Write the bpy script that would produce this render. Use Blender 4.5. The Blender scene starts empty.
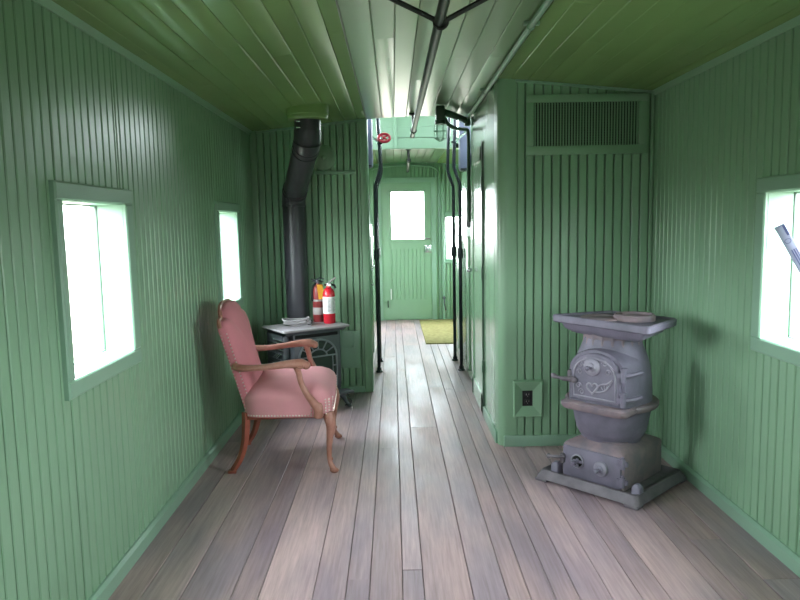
import bpy, bmesh, math, random
from mathutils import Vector, Matrix
random.seed(7)
PI = math.pi
C = bpy.context.scene.collection
sc = bpy.context.scene

# ------------------------------------------------------------------ materials
def mat(name, col, rough=0.5, metal=0.0, noise=0.0, nscale=8.0, bump=0.0, bscale=60.0, col2=None, coat=0.0,
        stretch=(1, 1, 1), spec=0.5, rvar=0.0, detail=4.0):
    m = bpy.data.materials.new(name); m.use_nodes = True
    nt = m.node_tree; b = nt.nodes['Principled BSDF']
    b.inputs['Roughness'].default_value = rough; b.inputs['Metallic'].default_value = metal
    b.inputs['Base Color'].default_value = (*col, 1); b.inputs['Coat Weight'].default_value = coat
    b.inputs['Coat Roughness'].default_value = max(.12, rough * .6)
    b.inputs['Specular IOR Level'].default_value = spec
    tc = nt.nodes.new('ShaderNodeTexCoord'); mp = nt.nodes.new('ShaderNodeMapping')
    mp.inputs['Scale'].default_value = stretch
    nt.links.new(tc.outputs['Object'], mp.inputs['Vector'])
    if noise or col2 or rvar:
        n = nt.nodes.new('ShaderNodeTexNoise'); n.inputs['Scale'].default_value = nscale; n.inputs['Detail'].default_value = detail
        nt.links.new(mp.outputs[0], n.inputs['Vector'])
        if noise or col2:
            c2 = col2 or tuple(c * (1 - noise) for c in col)
            r = nt.nodes.new('ShaderNodeValToRGB')
            r.color_ramp.elements[0].position = .35; r.color_ramp.elements[1].position = .65
            r.color_ramp.elements[0].color = (*c2, 1); r.color_ramp.elements[1].color = (*col, 1)
            nt.links.new(n.outputs['Fac'], r.inputs[0]); nt.links.new(r.outputs[0], b.inputs['Base Color'])
        if rvar:
            mr = nt.nodes.new('ShaderNodeMapRange')
            mr.inputs['To Min'].default_value = rough - rvar; mr.inputs['To Max'].default_value = rough + rvar
            mr.inputs['From Min'].default_value = .3; mr.inputs['From Max'].default_value = .7
            nt.links.new(n.outputs['Fac'], mr.inputs['Value']); nt.links.new(mr.outputs[0], b.inputs['Roughness'])
    if bump:
        n2 = nt.nodes.new('ShaderNodeTexNoise'); n2.inputs['Scale'].default_value = bscale; n2.inputs['Detail'].default_value = 3
        nt.links.new(mp.outputs[0], n2.inputs['Vector'])
        bp = nt.nodes.new('ShaderNodeBump'); bp.inputs['Strength'].default_value = bump; bp.inputs['Distance'].default_value = .004
        nt.links.new(n2.outputs['Fac'], bp.inputs['Height']); nt.links.new(bp.outputs[0], b.inputs['Normal'])
    return m

GREEN = (.255, .422, .272)
M = {}
M['wall'] = mat('green_gloss_paint', GREEN, .30, noise=.10, nscale=2.2, bump=.20, bscale=38, stretch=(1, 1, .55))
M['panel'] = mat('green_panel_paint', GREEN, .24, coat=.4, noise=.08, nscale=2, bump=.10, bscale=22, stretch=(1, 1, .5))
M['trim'] = mat('green_trim_paint', (.265, .425, .31), .32, noise=.08, nscale=3, bump=.06, bscale=50)
M['ceil'] = mat('green_ceiling_paint', (.225, .345, .125), .27, noise=.12, nscale=3, bump=.12, bscale=26, stretch=(1, .35, 1))
M['ceilc'] = mat('green_ceiling_centre_paint', (.235, .345, .185), .34, coat=1.0, spec=.7, noise=.12, nscale=3, bump=.10, bscale=20, stretch=(1, .3, 1))
M['cupola'] = mat('pale_green_paint', (.20, .33, .235), .4, noise=.08, nscale=3)
M['edge'] = mat('grey_dust_edge', (.30, .33, .28), .7)  # pale grey for the bead along the ceiling seam
M['black'] = mat('matte_black_pipe', (.050, .048, .060), .38, noise=.3, nscale=5)
M['rail'] = mat('dark_steel_rail', (.028, .034, .042), .26, metal=.55, noise=.3, nscale=20)
M['rod'] = mat('black_iron_rod', (.018, .018, .019), .30, metal=.3)
M['chrome'] = mat('worn_bright_metal', (.72, .74, .78), .22, metal=.9)
M['iron'] = mat('weathered_cast_iron', (.218, .194, .262), .55, metal=.1, col2=(.150, .138, .185), nscale=9, bump=.25, bscale=90)
M['rust'] = mat('dusty_rusted_iron', (.295, .215, .228), .70, metal=.05, col2=(.195, .160, .190), nscale=14, bump=.3, bscale=80)
M['irond'] = mat('dark_cast_iron', (.195, .165, .192), .6, metal=.1, col2=(.125, .110, .128), nscale=12, bump=.25, bscale=90)
M['ironlt'] = mat('worn_bare_iron', (.36, .335, .40), .5, metal=.2, col2=(.26, .24, .30), nscale=16)  # lighter relief: edge wear plus painted contrast missing under the soft light
M['hole'] = mat('sooty_black', (.008, .008, .008), .9)  # near-black paints the shade inside slots, vents and the locker opening
M['gas'] = mat('charcoal_enamel', (.095, .105, .120), .40, metal=.2, noise=.25, nscale=12)
M['gaslt'] = mat('grey_cast_grille', (.20, .22, .24), .42, metal=.3)
M['gtop'] = mat('grey_stove_top', (.36, .33, .35), .34, noise=.15, nscale=8)
M['glassdark'] = mat('smoked_glass', (.022, .028, .027), .12)
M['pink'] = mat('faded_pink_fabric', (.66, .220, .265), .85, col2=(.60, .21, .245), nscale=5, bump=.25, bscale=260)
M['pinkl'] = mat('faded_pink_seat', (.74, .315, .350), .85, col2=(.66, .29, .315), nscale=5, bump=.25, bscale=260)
M['wood'] = mat('worn_chair_wood', (.46, .215, .165), .42, col2=(.33, .13, .09), nscale=16, stretch=(1, 1, 1), bump=.2, bscale=70)
M['redwood'] = mat('reddish_chair_wood', (.36, .095, .06), .4, col2=(.26, .07, .045), nscale=14)
M['nail'] = mat('brass_nailheads', (.62, .50, .44), .35, metal=.6)
M['red'] = mat('bright_red_enamel', (.62, .018, .035), .25)
M['oldred'] = mat('dull_red_enamel', (.27, .035, .035), .4, noise=.2, nscale=12)
M['white'] = mat('white_label', (.82, .82, .80), .5)
M['print'] = mat('grey_print', (.28, .29, .30), .6)
M['yellow'] = mat('yellow_tag', (.72, .36, .03), .6)
M['silver'] = mat('silver_label', (.38, .34, .33), .5)
M['blackpl'] = mat('black_plastic', (.012, .012, .013), .4)
M['coil'] = mat('pale_grey_cable', (.33, .31, .32), .5)
M['blue'] = mat('blue_vinyl', (.085, .098, .155), .5, noise=.15, nscale=6)
M['mat'] = mat('olive_yellow_mat', (.40, .335, .13), .95, col2=(.29, .24, .085), nscale=22, bump=.5, bscale=150)
M['fixture'] = mat('dark_green_fixture', (.035, .075, .045), .35)
M['stick'] = mat('bluish_white_stick', (.20, .20, .27), .5)
M['navy'] = mat('navy_ink', (.05, .055, .13), .5)
M['redwheel'] = mat('red_wheel_paint', (.50, .035, .06), .35)

def glass(name, tint=(1, 1, 1), refl=.06):
    m = bpy.data.materials.new(name); m.use_nodes = True; nt = m.node_tree
    nt.nodes.remove(nt.nodes['Principled BSDF'])
    t = nt.nodes.new('ShaderNodeBsdfTransparent'); t.inputs[0].default_value = (*tint, 1)
    g = nt.nodes.new('ShaderNodeBsdfGlossy'); g.inputs['Roughness'].default_value = .02
    x = nt.nodes.new('ShaderNodeMixShader'); x.inputs[0].default_value = refl
    nt.links.new(t.outputs[0], x.inputs[1]); nt.links.new(g.outputs[0], x.inputs[2])
    nt.links.new(x.outputs[0], nt.nodes['Material Output'].inputs[0])
    return m
M['pane'] = glass('window_glass', (.97, .99, .98), .05)
M['jar'] = glass('lamp_glass', (.95, .98, .97), .08)

def floor_mat():
    m = bpy.data.materials.new('worn_floor_planks'); m.use_nodes = True; nt = m.node_tree
    N = nt.nodes.new; L = nt.links.new; b = nt.nodes['Principled BSDF']
    tc = N('ShaderNodeTexCoord'); at = N('ShaderNodeAttribute'); at.attribute_name = 'plank'
    mp = N('ShaderNodeMapping'); mp.inputs['Scale'].default_value = (26, 1.1, 1)
    ad = N('ShaderNodeVectorMath'); ad.operation = 'ADD'
    sc_ = N('ShaderNodeVectorMath'); sc_.operation = 'SCALE'; sc_.inputs['Scale'].default_value = 7.3
    L(at.outputs['Vector'], sc_.inputs[0]); L(tc.outputs['Object'], ad.inputs[0]); L(sc_.outputs[0], ad.inputs[1])
    L(ad.outputs[0], mp.inputs['Vector'])
    grain = N('ShaderNodeTexNoise'); grain.inputs['Scale'].default_value = 3; grain.inputs['Detail'].default_value = 6
    grain.inputs['Roughness'].default_value = .65; L(mp.outputs[0], grain.inputs['Vector'])
    mp2 = N('ShaderNodeMapping'); mp2.inputs['Scale'].default_value = (2.2, .7, 1); L(ad.outputs[0], mp2.inputs['Vector'])
    blot = N('ShaderNodeTexNoise'); blot.inputs['Scale'].default_value = 1.8; blot.inputs['Detail'].default_value = 5
    L(mp2.outputs[0], blot.inputs['Vector'])
    r = N('ShaderNodeValToRGB'); e = r.color_ramp.elements
    e[0].position = .28; e[0].color = (.360, .252, .256, 1); e[1].position = .72; e[1].color = (.565, .412, .428, 1)
    L(grain.outputs['Fac'], r.inputs[0])
    r2 = N('ShaderNodeValToRGB'); e = r2.color_ramp.elements
    e[0].position = .36; e[0].color = (.70, .72, .80, 1); e[1].position = .62; e[1].color = (1.10, 1.06, 1.02, 1)
    L(blot.outputs['Fac'], r2.inputs[0])
    mx = N('ShaderNodeMix'); mx.data_type = 'RGBA'; mx.blend_type = 'MULTIPLY'; mx.inputs['Factor'].default_value = 1
    L(r.outputs[0], mx.inputs['A']); L(r2.outputs[0], mx.inputs['B'])
    r3 = N('ShaderNodeValToRGB'); e = r3.color_ramp.elements
    e[0].color = (.84, .82, .83, 1); e[1].color = (1.16, 1.16, 1.16, 1)
    L(at.outputs['Fac'], r3.inputs[0])
    mx2 = N('ShaderNodeMix'); mx2.data_type = 'RGBA'; mx2.blend_type = 'MULTIPLY'; mx2.inputs['Factor'].default_value = 1
    L(mx.outputs['Result'], mx2.inputs['A']); L(r3.outputs[0], mx2.inputs['B'])
    L(mx2.outputs['Result'], b.inputs['Base Color'])
    mr = N('ShaderNodeMapRange'); mr.inputs['From Min'].default_value = .35; mr.inputs['From Max'].default_value = .65
    mr.inputs['To Min'].default_value = .34; mr.inputs['To Max'].default_value = .56
    L(blot.outputs['Fac'], mr.inputs['Value']); L(mr.outputs[0], b.inputs['Roughness'])
    bp = N('ShaderNodeBump'); bp.inputs['Strength'].default_value = .35; bp.inputs['Distance'].default_value = .003
    L(grain.outputs['Fac'], bp.inputs['Height']); L(bp.outputs[0], b.inputs['Normal'])
    return m
M['floor'] = floor_mat()
M['gap'] = mat('dusty_plank_gap', (.40, .33, .31), .9, col2=(.07, .055, .05), nscale=1.1)

# ------------------------------------------------------------------ mesh builder
class MB:
    def __init__(s): s.v = []; s.f = []; s.m = []; s.a = []
    def add(s, vs, fs, mi=0, attr=0.0):
        o = len(s.v); s.v += [tuple(v) for v in vs]
        for f in fs: s.f.append([i + o for i in f]); s.m.append(mi); s.a.append(attr)
        return s
    def box(s, x0, x1, y0, y1, z0, z1, mi=0, bev=0.0, T=None, attr=0.0):
        bm = bmesh.new(); bmesh.ops.create_cube(bm, size=1)
        for v in bm.verts:
            v.co = Vector(((x0 + x1) / 2 + v.co.x * (x1 - x0), (y0 + y1) / 2 + v.co.y * (y1 - y0), (z0 + z1) / 2 + v.co.z * (z1 - z0)))
        if bev: bmesh.ops.bevel(bm, geom=bm.edges[:], offset=bev, segments=2, affect='EDGES', profile=.5)
        return s.frombm(bm, mi, T, attr)
    def frombm(s, bm, mi=0, T=None, attr=0.0):
        bm.verts.index_update()
        vs = [(T @ v.co) if T else v.co.copy() for v in bm.verts]
        fs = [[v.index for v in f.verts] for f in bm.faces]; bm.free()
        return s.add(vs, fs, mi, attr)
    def tube(s, pts, r, n=10, mi=0, caps=True, sx=1.0, closed=False):
        pts = [Vector(p) for p in pts]; k = len(pts)
        rs = r if isinstance(r, (list, tuple)) else [r] * k
        up = None; vs = []
        for i, p in enumerate(pts):
            if closed: t = pts[(i + 1) % k] - pts[i - 1]
            else: t = pts[min(i + 1, k - 1)] - pts[max(i - 1, 0)]
            t.normalize()
            if up is None:
                up = Vector((0, 0, 1)) if abs(t.z) < .9 else Vector((0, 1, 0))
            a = t.cross(up)
            if a.length < 1e-5: a = t.cross(Vector((1, 0, 0)))
            a.normalize(); b = a.cross(t).normalized(); up = b
            for j in range(n):
                an = 2 * PI * j / n
                vs.append(p + (a * math.cos(an) * sx + b * math.sin(an)) * rs[i])
        fs = []
        for i in range(k if closed else k - 1):
            i2 = (i + 1) % k
            for j in range(n):
                fs.append([i * n + j, i * n + (j + 1) % n, i2 * n + (j + 1) % n, i2 * n + j])
        if caps and not closed:
            fs.append([j for j in range(n)][::-1]); fs.append([(k - 1) * n + j for j in range(n)])
        return s.add(vs, fs, mi)
    def lathe(s, prof, n=32, mi=0, T=None, caps=True):
        vs = []; fs = []
        for (r, z) in prof:
            for j in range(n):
                a = 2 * PI * j / n; v = Vector((r * math.cos(a), r * math.sin(a), z)); vs.append(T @ v if T else v)
        for i in range(len(prof) - 1):
            for j in range(n):
                fs.append([i * n + j, i * n + (j + 1) % n, (i + 1) * n + (j + 1) % n, (i + 1) * n + j])
        if caps:
            fs.append(list(range(n))[::-1]); fs.append([(len(prof) - 1) * n + j for j in range(n)])
        return s.add(vs, fs, mi)
    def prism(s, poly, map0, map1, mi=0, attr=0.0):
        n = len(poly); vs = [map0(p) for p in poly] + [map1(p) for p in poly]
        fs = [list(range(n))[::-1], list(range(n, 2 * n))] + [[i, (i + 1) % n, n + (i + 1) % n, n + i] for i in range(n)]
        return s.add(vs, fs, mi, attr)
    def loft(s, rings, mi=0, caps=True):
        n = len(rings[0]); vs = [p for r in rings for p in r]; fs = []
        for i in range(len(rings) - 1):
            for j in range(n): fs.append([i * n + j, i * n + (j + 1) % n, (i + 1) * n + (j + 1) % n, (i + 1) * n + j])
        if caps: fs.append(list(range(n))[::-1]); fs.append([(len(rings) - 1) * n + j for j in range(n)])
        return s.add(vs, fs, mi)
    def sphere(s, c, r, mi=0, sc=(1, 1, 1), n=8):
        bm = bmesh.new(); bmesh.ops.create_uvsphere(bm, u_segments=n, v_segments=max(4, n // 2), radius=r)
        for v in bm.verts: v.co = Vector((v.co.x * sc[0] + c[0], v.co.y * sc[1] + c[1], v.co.z * sc[2] + c[2]))
        return s.frombm(bm, mi)
    def torus(s, c, R, r, ax='z', n=24, k=8, mi=0, sx=1, sy=1):
        pts = []
        for i in range(n):
            a = 2 * PI * i / n; p, q = R * math.cos(a) * sx, R * math.sin(a) * sy
            pts.append({'z': (c[0] + p, c[1] + q, c[2]), 'y': (c[0] + p, c[1], c[2] + q), 'x': (c[0], c[1] + p, c[2] + q)}[ax])
        return s.tube(pts, r, k, mi, closed=True)
    def build(s, name, mats, parent=None, smooth=True, attr=None, loc=None):
        me = bpy.data.meshes.new(name); me.from_pydata(s.v, [], s.f); me.update()
        bm = bmesh.new(); bm.from_mesh(me); bmesh.ops.recalc_face_normals(bm, faces=bm.faces[:]); bm.to_mesh(me); bm.free()
        for m in (mats if isinstance(mats, (list, tuple)) else [mats]): me.materials.append(M[m])
        for p, mi in zip(me.polygons, s.m): p.material_index = mi; p.use_smooth = smooth
        if attr:
            at = me.attributes.new(attr, 'FLOAT', 'FACE')
            for i, a in enumerate(s.a): at.data[i].value = a
        if smooth: me.set_sharp_from_angle(angle=math.radians(38))
        o = bpy.data.objects.new(name, me); C.objects.link(o)
        if parent: o.parent = parent
        if loc: o.location = loc
        return o

def tag(o, label=None, cat=None, group=None, kind=None):
    if label: o['label'] = label
    if cat: o['category'] = cat
    if group: o['group'] = group
    if kind: o['kind'] = kind
    return o
def thing(name, label, cat, loc=(0, 0, 0), rz=0, group=None):
    o = bpy.data.objects.new(name, None); o.empty_display_size = .1; C.objects.link(o)
    o.location = loc; o.rotation_euler = (0, 0, rz)
    return tag(o, label, cat, group)
def struct(mb, name, m, label=None, parent=None, **k):
    if name.startswith('wall_') and name not in ('wall_closet_front', 'wall_partition_left'): k['smooth'] = False
    o = mb.build(name, m, parent, **k)
    if not parent: o['kind'] = 'structure'
    if label: o['label'] = label
    return o
def smooth_path(pts, n=6):
    pts = [Vector(p) for p in pts]; out = []
    P = [pts[0] * 2 - pts[1]] + pts + [pts[-1] * 2 - pts[-2]]
    for i in range(1, len(P) - 2):
        for k in range(n):
            t = k / n; a, b, c, d = P[i - 1], P[i], P[i + 1], P[i + 2]
            out.append(.5 * ((2 * b) + (c - a) * t + (2 * a - 5 * b + 4 * c - d) * t * t + (3 * b - a - 3 * c + d) * t ** 3))
    out.append(pts[-1]); return out
def lerp_list(vals, n):
    out = []
    for i in range(len(vals) - 1):
        for k in range(n): out.append(vals[i] + (vals[i + 1] - vals[i]) * k / n)
    return out + [vals[-1]]

# ------------------------------------------------------------------ setting: dimensions
XL, XR = -1.3, 1.3
YB, YE = -1.7, 9.485            # end wall behind the camera, far end wall
YPR, XPR = 4.0, .40             # right closet front, closet side
YPL, XPL = 5.415, -.395         # left partition, left corridor edge
YC0, YC1 = 5.46, 7.72           # cupola opening
def zc(x):
    x = abs(x)
    return 2.170 - .045 * x if x < .4 else 2.152 - .098 * (x - .4)

# ---- floor of planks
fm = MB()
edges = [-1.31, -1.165, -1.018, -.833, -.731, -.533, -.413, -.326, -.203, -.124, .052, .177, .256, .345, .43, .545, .65, .75, .93, 1.01, 1.14, 1.31]
for i in range(len(edges) - 1):
    a, b = edges[i] + .0016, edges[i + 1] - .0016
    y = YB - .1; 
    while y < YE + .1:
        ln = random.uniform(2.6, 4.6); y2 = min(y + ln, YE + .12)
        dz = random.uniform(-.0008, .0008); ch = .0022
        poly = [(a, -.03), (a, dz - ch), (a + ch, dz), (b - ch, dz), (b, dz - ch), (b, -.03)]
        fm.prism(poly, lambda p, y=y: (p[0], y + .0012, p[1]), lambda p, y2=y2: (p[0], y2 - .0012, p[1]), 0, random.random())
        y = y2
fm.box(XL - .1, XR + .1, YB - .1, YE + .1, -.06, -.0055, 1)
struct(fm, 'floor', ['floor', 'gap'], 'worn grey brown plank floor running lengthwise', attr='plank')

# ---- panelled walls
def cells(s0, s1, z0, z1, holes):
    ss = sorted({s0, s1, *[min(max(h[0], s0), s1) for h in holes], *[min(max(h[1], s0), s1) for h in holes]})
    zs = sorted({z0, z1, *[min(max(h[2], z0), z1) for h in holes], *[min(max(h[3], z0), z1) for h in holes]})
    for a, b in zip(ss, ss[1:]):
        for c, d in zip(zs, zs[1:]):
            if b - a < 1e-6 or d - c < 1e-6: continue
            ms, mz = (a + b) / 2, (c + d) / 2
            if any(h[0] < ms < h[1] and h[2] < mz < h[3] for h in holes): continue
            yield a, b, c, d
def slab(mb, mp, s0, s1, z0, z1, d0, d1, holes=(), mi=0):
    for a, b, c, d in cells(s0, s1, z0, z1, holes):
        vs = [mp(s, z, q) for q in (d0, d1) for z in (c, d) for s in (a, b)]
        mb.add(vs, [[0, 1, 3, 2], [4, 6, 7, 5], [0, 4, 5, 1], [2, 3, 7, 6], [0, 2, 6, 4], [1, 5, 7, 3]], mi)
def boards(mb, mp, s0, s1, z0, ztop, p, holes=(), mi=0, t=.020, ch=.0068, off=0.0):
    st = []; s = s0 - off
    while s < s1: st.append(max(s, s0)); s += p
    st = sorted(set(st + [s1] + [q for h in holes for q in h[:2] if s0 < q < s1]))
    for a, b in zip(st, st[1:]):
        if b - a < .015: continue
        spans = [(z0, None)]
        for h in holes:
            if h[0] < (a + b) / 2 < h[1]:
                spans = [(z0, h[2]), (h[3], None)]
        j = random.uniform(-.0006, .0006); tw = random.uniform(-.0002, .0002)
        for (c, d) in spans:
            za = d if d is not None else ztop(a); zb = d if d is not None else ztop(b)
            pr = [(a, -t), (a + .0034, -t), (a + .0034, -.0035), (a + ch, j + tw), (b - ch, j - tw), (b - .0034, -.0035), (b - .0034, -t), (b, -t)]
            lo = [mp(q[0], c, q[1]) for q in pr]
            hi = [mp(q[0], za + (zb - za) * (q[0] - a) / (b - a), q[1]) for q in pr]
            n = len(pr)
            mb.add(lo + hi, [[i, i + 1, n + i + 1, n + i] for i in range(n - 1)], mi)
PL = lambda s, z, d: (XL + d, s, z)
PR = lambda s, z, d: (XR - d, s, z)
WZ0, WZ1 = .847, 1.440
WINL = [(2.286 - 2.02, 2.82 - 2.02), (2.258, 2.788), (4.270, 4.765), (8.25, 8.78)]
WINR = [(2.79 - 2.02 - .535, 2.79 - 2.02), (2.235, 2.765), (8.25, 8.78)]
HL = [(a, b, WZ0, WZ1) for a, b in WINL]; HR = [(a, b, WZ0, WZ1) for a, b in WINR]
PITCH = .0565
w = MB(); slab(w, PL, YB, YE, -.05, 2.25, -.098, -.020, HL); boards(w, PL, YB, YE, 0, lambda s: 2.075, PITCH, HL)
struct(w, 'wall_left', 'wall', 'long green beadboard wall on the left with small windows')
w = MB(); slab(w, PR, YB, YE, -.05, 2.25, -.098, -.020, HR); boards(w, PR, YB, YE, 0, lambda s: 2.075, PITCH, HR)
struct(w, 'wall_right', 'wall', 'green beadboard wall on the right')

# ---- ceiling: boards running lengthwise, in two lengths split by the cupola opening
def ceiling(y0, y1, nm, lab):
    cm = MB(); x = -1.32
    stations = []
    while x < 1.32 - 1e-4:
        stations.append(x); x += .0943
    stations = [q for q in stations if abs(q + .40) > .03 and abs(q - .40) > .03] + [-.40, .40]
    stations = sorted(stations) + [1.32]
    for a, b in zip(stations, stations[1:]):
        g = .0012; ch = .003; j = random.uniform(-.0018, .0018)
        za, zb = zc(a) + j, zc(b) - j
        ys = [y0]
        yy = y0 + random.uniform(.8, 3)
        while yy < y1 - .3: ys.append(yy); yy += random.uniform(2, 3.5)
        ys.append(y1)
        for u, v in zip(ys, ys[1:]):
            k = random.uniform(-.0008, .0008)
            pr = [(a + g, za + .02), (a + g, za + ch), (a + g + ch, za + k), (b - g - ch, zb + k), (b - g, zb + ch), (b - g, zb + .02)]
            mid = abs((a + b) / 2) < .4
            cm.prism(pr, lambda p, u=u: (p[0], u + .0008, p[1]), lambda p, v=v: (p[0], v - .0008, p[1]), 1 if mid else 0)
    cm.prism([(-1.4, 2.09), (-.4, 2.165), (0, 2.183), (.4, 2.165), (1.4, 2.09), (1.4, 2.28), (-1.4, 2.28)], lambda p: (p[0], y0, p[1]), lambda p: (p[0], y1, p[1]), 0)
    struct(cm, nm, ['ceil', 'ceilc'], lab)
ceiling(YB, YPL + .035, 'ceiling', 'green painted board ceiling over the near room')
ceiling(YC1, YE, 'ceiling.001', 'green ceiling over the far room beyond the cupola')
# thin moulding along the break of the ceiling, crown mouldings, baseboards
t = MB(); t.tube([(-.401, YB, zc(.4) - .002), (-.401, YPL, zc(.4) - .002)], .0045, 6)
struct(t, 'trim_1', 'edge', 'thin pale bead along the ceiling seam')
def crown(mp, y0, y1):
    m = MB(); pr = [(0, 0), (0, -.036), (.008, -.036), (.012, -.028), (.022, -.014), (.026, -.008), (.026, .02), (0, .02)]
    m.prism(pr, lambda p: mp(y0, 2.068 + p[1] + .01, p[0]), lambda p: mp(y1, 2.068 + p[1] + .01, p[0])); return m
struct(crown(PL, YB, YPL), 'trim_2', 'wall', 'green crown moulding on the left wall')
struct(crown(PR, YB, YPR), 'trim_3', 'wall', 'green crown moulding on the right wall')
def base(mp, y0, y1, h=.064, d=.02):
    m = MB(); m.prism([(-.012, -.01), (d, -.01), (d, h - .012), (d - .012, h), (-.012, h)], lambda p: mp(y0, p[1], p[0]), lambda p: mp(y1, p[1], p[0])); return m
struct(base(PL, YB, YPL), 'baseboard_left', 'trim'); struct(base(PR, YB, YPR), 'baseboard_right', 'trim')

# ---- windows
def window(n, mp, s0, s1, z0, z1, label, lip=None):
    f = MB(); cw, th, cn, cf = .061, .021, .046, .068
    # mitred casing with a bevelled outer edge
    for (a, b, c, d) in ((s0 - cn, s1 + cf, z1, z1 + cw), (s0 - cn, s1 + cf, z0 - cw, z0), (s0 - cn, s0, z0, z1), (s1, s1 + cf, z0, z1)):
        i = .006
        vs = [mp(s, z, 0 - .004) for s, z in ((a, c), (b, c), (b, d), (a, d))] + [mp(s, z, th - i) for s, z in ((a, c), (b, c), (b, d), (a, d))] + \
             [mp(s, z, th) for s, z in ((a + i, c + i), (b - i, c + i), (b - i, d - i), (a + i, d - i))]
        f.add(vs, [[0, 1, 2, 3], [8, 9, 10, 11]] + [[k, (k + 1) % 4, 4 + (k + 1) % 4, 4 + k] for k in range(4)] + [[4 + k, 4 + (k + 1) % 4, 8 + (k + 1) % 4, 8 + k] for k in range(4)])
    o = struct(f, 'window_%d' % n, 'trim', label)
    l = MB(); e = .010
    slab(l, mp, s0 - .001, s1 + .001, z0 - .001, z1 + .001, -.099, .004, [(s0 + .0015, s1 - .0015, z0 + .002, z1 - .002)])
    l.build('window_lining', 'trim', o)
    s = MB(); slab(s, mp, s0 - .001, s1 + .001, z0 - .001, z1 + .001, -.105, -.0985, [(s0 + .006, s1 - .006, z0 + .005, z1 - .005)]); s.build('window_stop', 'fixture', o)  # dark strip added in place of the shading that marks the reveal's corner
    s = MB()
    slab(s, mp, s0 - .03, s1 + .03, z0 - .03, z1 + .03, -.128, -.099, [(s0 + .002, s1 - .002, z0 + .006, z1 - .006)])
    s.build('window_sash', 'trim', o)
    g = MB(); slab(g, mp, s0 - .01, s1 + .01, z0 - .01, z1 + .01, -.114, -.111); g.build('window_pane', 'pane', o)
    return o
k = 1
labL = ['window on the left wall behind the viewer', 'left wall window nearest the viewer', 'left wall window behind the pink armchair', 'left wall window in the far room']
for (a, b), lb in zip(WINL, labL): window(k, PL, a, b, WZ0, WZ1, lb); k += 1
labR = ['window on the right wall behind the viewer', 'right wall window at the edge of the photo', 'right wall window in the far room']
for (a, b), lb in zip(WINR, labR): window(k, PR, a, b, WZ0, WZ1, lb); k += 1

# ---- right closet: front partition facing the viewer, side along the corridor
PF = lambda s, z, d: (s, YPR - d, z)
w = MB()
slab(w, PF, XPR + .05, XR, 0, 2.04, -.06, -.020)
boards(w, PF, XPR + .105, XR, 0, lambda s: zc(s) + .004, .0512)
# flat corner board and rounded nose
w.prism([(XPR + .052, 0), (XPR + .105, 0), (XPR + .105, .5)], lambda p: (p[0], YPR - .0, 0), lambda p: (p[0], YPR, 2.145)) if False else None
n = 10; R = .055; cx, cy = XPR + R, YPR + R - .004
prof = [(XPR + .106, YPR - .004), (cx, cy - R)] + [(cx - R * math.sin(a), cy - R * math.cos(a)) for a in [PI / 2 * i / n for i in range(1, n + 1)]] + [(XPR, YPR + .16), (XPR + .03, YPR + .16), (XPR + .106, YPR + .04)]
w.prism(prof, lambda p: (p[0], p[1], 0), lambda p: (p[0], p[1], 2.165))
struct(w, 'wall_closet_front', 'wall', 'green beadboard closet front with rounded corner facing the viewer')
b_ = MB(); b_.box(XPR + .028, XR, YPR - .016, YPR, -.005, .066, bev=.004); struct(b_, 'baseboard_closet', 'trim')
b_ = MB(); b_.box(XPR + .09, XR, YPR - .014, YPR + .002, 2.045, 2.06) if False else None
b_ = MB(); b_.prism([(XPR + .1, zc(XPR + .1)), (XR, zc(XR)), (XR, zc(XR) - .014), (XPR + .1, zc(XPR + .1) - .014)], lambda p: (p[0], YPR - .013, p[1]), lambda p: (p[0], YPR + .004, p[1]))
struct(b_, 'trim_4', 'trim', 'thin strip where the closet front meets the ceiling')
DY0, DY1, DZ1 = 4.66, 5.30, 1.86
PS = lambda s, z, d: (XPR - d, s, z)
w = MB(); slab(w, PS, YPR + .15, YPL - .03, 0, 2.17, -.05, 0, [(DY0, DY1, -.1, DZ1)])
struct(w, 'wall_closet_side', 'panel', 'smooth glossy green closet wall along the corridor')
# closet door
d = MB(); slab(d, PS, DY0 + .008, DY1 - .006, .012, DZ1 - .008, -.034, .004)
for (a, b, c, e) in ((DY0 + .01, DY0 + .09, .012, DZ1 - .01), (DY1 - .09, DY1 - .01, .012, DZ1 - .01), (DY0 + .01, DY1 - .01, DZ1 - .10, DZ1 - .01), (DY0 + .01, DY1 - .01, .012, .14)):
    slab(d, PS, a, b, c, e, .004, .012)
do = struct(d, 'door_2', 'panel', 'narrow green closet door on the right of the corridor')
h = MB(); h.sphere((XPR - .035, DY1 - .06, .98), .02, n=10); h.tube([(XPR, DY1 - .06, .98), (XPR - .03, DY1 - .06, .98)], .008, 8); h.build('door_knob', 'chrome', do)
for z in (.35, 1.0, 1.6):
    h = MB(); h.box(XPR - .016, XPR + .002, DY0 - .02, DY0 + .014, z - .045, z + .045, bev=.003); h.build('door_hinge', 'fixture', do)
c_ = MB(); slab(c_, PS, DY0 - .012, DY0 + .006, 0, DZ1 + .02, 0, .012)
struct(c_, 'trim_5', 'fixture', 'dark joint beside the closet door')
b_ = MB(); b_.box(XPR - .012, XPR, YPR + .06, DY0 - .012, -.005, .07, bev=.003); struct(b_, 'baseboard_closet_side', 'trim')

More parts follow.
